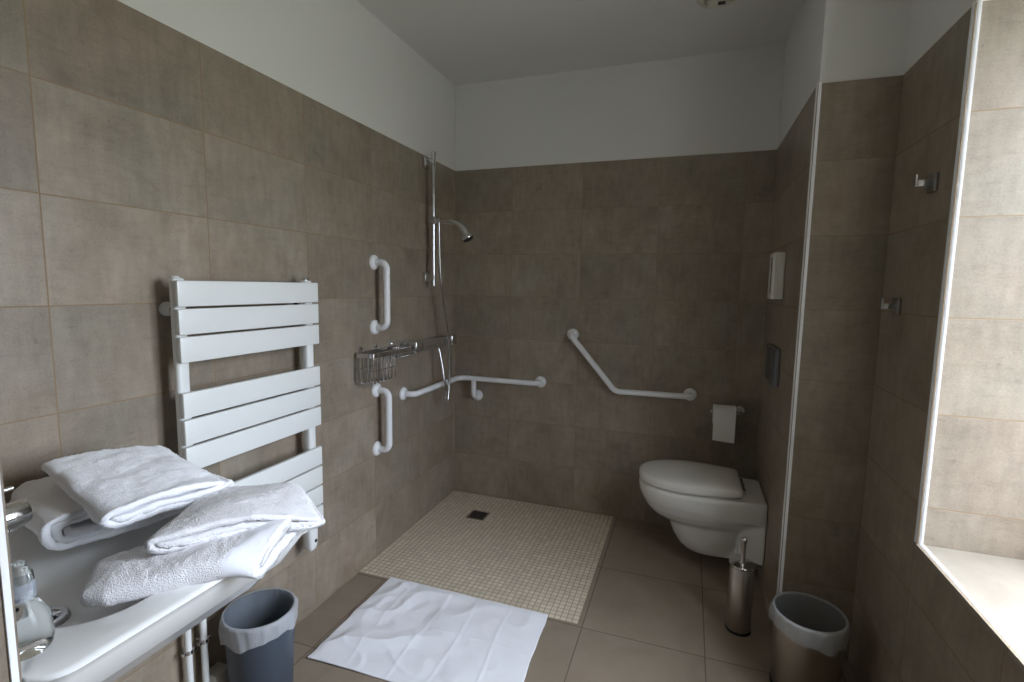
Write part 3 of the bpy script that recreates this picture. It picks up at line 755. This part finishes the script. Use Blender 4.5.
# brush
tbx, tby = 1.619, -.806
tb = thing('toilet_brush', 'brushed steel toilet brush canister on the floor beside the toilet', 'toilet brush', (tbx, tby, 0))
bm = B(); lathe(bm, (tbx, tby, 0), [(0, .001), (.043, .001), (.0445, .003), (.0445, .265), (.043, .267), (0, .267)], 48); obj('canister', bm, M['satin'], tb)
bm = B(); lathe(bm, (tbx, tby, 0), [(.045, .004), (.0452, .002), (.0452, .012), (.0445, .013)], 48); obj('base_ring', bm, M['dark'], tb)
bm = B(); lathe(bm, (tbx, tby, .266), [(.0, .0), (.047, .0), (.048, .002), (.048, .006), (.046, .008), (.018, .010), (0, .010)], 48); obj('lid', bm, M['chrome'], tb)
bm = B(); lathe(bm, (tbx, tby, .275), [(.012, 0), (.010, .006), (.0085, .012), (.0085, .082), (.0100, .086), (.0112, .092), (.0100, .098), (.006, .103), (0, .104)], 24); obj('handle', bm, M['satin'], tb)

# bins with liners
def bin_(name, label, c, r0, r1, h, mat, inmat, seed, drop):
    t = thing(name, label, 'waste bin', (c[0], c[1], 0))
    bm = B(); lathe(bm, (c[0], c[1], 0), [(0, .002), (r0 - .003, .002), (r0, .006), (r1, h), (r1 - .0035, h), (r0 - .0035, .010), (0, .010)], 64); bd_ = obj('bin_body', bm, M[mat], t)
    if mat == 'satin':
        bm = B(); lathe(bm, (c[0], c[1], 0), [(r0 + .0005, .0), (r0 + .003, .002), (r0 + .003, .014), (r0 + .0005, .016)], 64); obj('base_ring', bm, M['dark'], bd_)
    bm = B(); n = 96; rings = []
    prof = [(r1 + .004, h - drop), (r1 + .006, h - drop*.6), (r1 + .005, h - drop*.25), (r1 + .004, h - .004), (r1 + .002, h + .004), (r1 - .003, h + .0045), (r1 - .008, h - .004), (r1 - .010, h - .05), (r1 - .014, h - .12), (r0 - .016, .06), (r0 - .05, .02), (.01, .016)]
    for q, (r, z) in enumerate(prof):
        ring = []
        for k in range(n):
            a = 2*PI*k/n; nn = noise.noise(Vector((math.cos(a)*2.2, math.sin(a)*2.2, seed + q*.35)))
            n2 = noise.noise(Vector((math.cos(a)*7, math.sin(a)*7, seed*2 + q*.2)))
            am = .006 if q < 4 else (.0015 if q < 6 else .009)
            zz = z
            if q == 0: zz -= .020*nn + .012*math.cos(a*1.0 + seed)
            if q == 1: zz -= .008*nn
            rr_ = r + am*(abs(nn)*1.1 + .7*n2) if q < 5 else r - am*(abs(nn)*1.2 + .6*abs(n2))
            rr_ = max(.002, rr_)
            ring.append((c[0] + rr_*math.cos(a), c[1] + rr_*math.sin(a), zz))
        rings.append(ring)
    loft(bm, rings[:6], False, False); lw = loft(bm, rings[5:], False, True, 1); bmesh.ops.remove_doubles(bm, verts=bm.verts, dist=1e-6); obj('bin_liner', bm, [M['liner'], M['liner_in']], t, angle=180)
    return t
bin_('waste_bin', 'blue-grey plastic bin with a clear liner under the washbasin', (.150, -1.700), .088, .103, .300, 'blue', 'blue', 2.2, .050)
bin_('waste_bin', 'brushed steel bin with a clear liner in the right-hand corner', (1.798, -1.050), .097, .105, .272, 'satin', 'satin', 6.1, .060)

# coat hooks on the window wall
for y, z, lab in ((-1.152, 1.615, 'square chrome robe hook on the right wall, the upper one by the window'), (-.985, 1.278, 'square chrome robe hook on the right wall, the lower one near the corner')):
    t = thing('robe_hook', lab, 'hook', (W2, y, z), 'chrome robe hooks')
    bm = B(); box(bm, W2 - .010, y - .024, z - .024, W2 - .0003, y + .024, z + .024, bev=.0015); obj('back_plate', bm, M['hook'], t)
    bm = B(); box(bm, W2 - .042, y - .009, z - .009, W2 - .009, y + .010, z + .009, bev=.0015); box(bm, W2 - .047, y - .009, z - .009, W2 - .040, y + .010, z + .024, bev=.0015); obj('peg', bm, M['hook'], t)

# ceiling vent
vc = (1.420, -.520)
vt = thing('ceiling_vent', 'round beige extractor vent on the ceiling near the toilet', 'vent', (vc[0], vc[1], H))
bm = B(); lathe(bm, (vc[0], vc[1], H), [(.080, 0), (.080, -.006), (.074, -.012), (.052, -.014), (.050, -.010), (.0, -.010)], 48); obj('vent_rim', bm, M['vent'], vt)
bm = B(); lathe(bm, (vc[0], vc[1], H), [(.038, -.010), (.038, -.028), (.034, -.032), (0, -.032)], 40); cp = obj('vent_cap', bm, M['vent'], vt)
bm = B(); box(bm, vc[0] + .002, vc[1] - .018, H - .0335, vc[0] + .030, vc[1] + .006, H - .0315); obj('vent_slot', bm, M['dark'], cp)

# ------------------------------------------------------------------ daylight
w = bpy.data.worlds.new('overcast'); SC.world = w; w.use_nodes = True; nt = w.node_tree; g = NT(nt); bg = nt.nodes['Background']
tc = g.n('ShaderNodeTexCoord'); sp = g.n('ShaderNodeSeparateXYZ'); g.l(tc.outputs['Generated'], sp.inputs[0])
mr = g.n('ShaderNodeMapRange'); mr.inputs[1].default_value = -1; mr.inputs[2].default_value = 1; g.l(sp.outputs[2], mr.inputs[0])
c = g.ramp(mr.outputs[0], [(.0, (.20, .21, .185)), (.49, (.27, .28, .25)), (.52, (.54, .60, .70)), (.70, (.86, .95, 1.11)), (.85, (1.12, 1.22, 1.40)), (1., (1.26, 1.36, 1.53))])
az = g.n('ShaderNodeMapRange'); az.inputs[1].default_value = -1; az.inputs[2].default_value = 1; az.inputs[3].default_value = .35; az.inputs[4].default_value = 1.65
g.l(sp.outputs[1], az.inputs[0]); c = g.mix(1., c, az.outputs[0], 'MULTIPLY')      # the brighter part of the cloud cover lies to one side
g.l(c, bg.inputs[0]); bg.inputs[1].default_value = 7.5
la = bpy.data.lights.new('window_daylight', 'AREA'); la.shape = 'RECTANGLE'; la.size = ZH - ZS; la.size_y = RY - RY2
la.cycles.is_portal = True
lo_ = bpy.data.objects.new('window_daylight', la); COL.objects.link(lo_)
lo_.location = (XO + .01, (RY + RY2)/2, (ZH + ZS)/2); lo_.rotation_euler = (0, PI/2, 0)

# ------------------------------------------------------------------ camera
f_px, yaw, pitch, roll = 502.68, .3371, -.1079, .0163
fw_ = Vector((-math.sin(yaw)*math.cos(pitch), math.cos(yaw)*math.cos(pitch), math.sin(pitch)))
r_ = Vector((math.cos(yaw), math.sin(yaw), 0)); u_ = r_.cross(fw_)
cr, sr = math.cos(roll), math.sin(roll); r2, u2 = r_*cr + u_*sr, u_*cr - r_*sr
cd = bpy.data.cameras.new('camera'); cd.sensor_width = 36; cd.lens = f_px*36/1024; cd.clip_start = .01
co = bpy.data.objects.new('camera', cd); COL.objects.link(co)
co.matrix_world = Matrix(((r2.x, u2.x, -fw_.x, 1.3746), (r2.y, u2.y, -fw_.y, -2.8378), (r2.z, u2.z, -fw_.z, 1.3201), (0, 0, 0, 1)))
SC.camera = co
vs = SC.view_settings; vs.view_transform = 'Standard'; vs.look = 'None'; vs.gamma = 1; vs.use_curve_mapping = False
vs.exposure = 1.9
SC.cycles.max_bounces = 14; SC.cycles.diffuse_bounces = 8; SC.cycles.glossy_bounces = 6; SC.cycles.transmission_bounces = 8; SC.cycles.transparent_max_bounces = 12
SC.cycles.use_denoising = True; SC.cycles.sample_clamp_indirect = 6
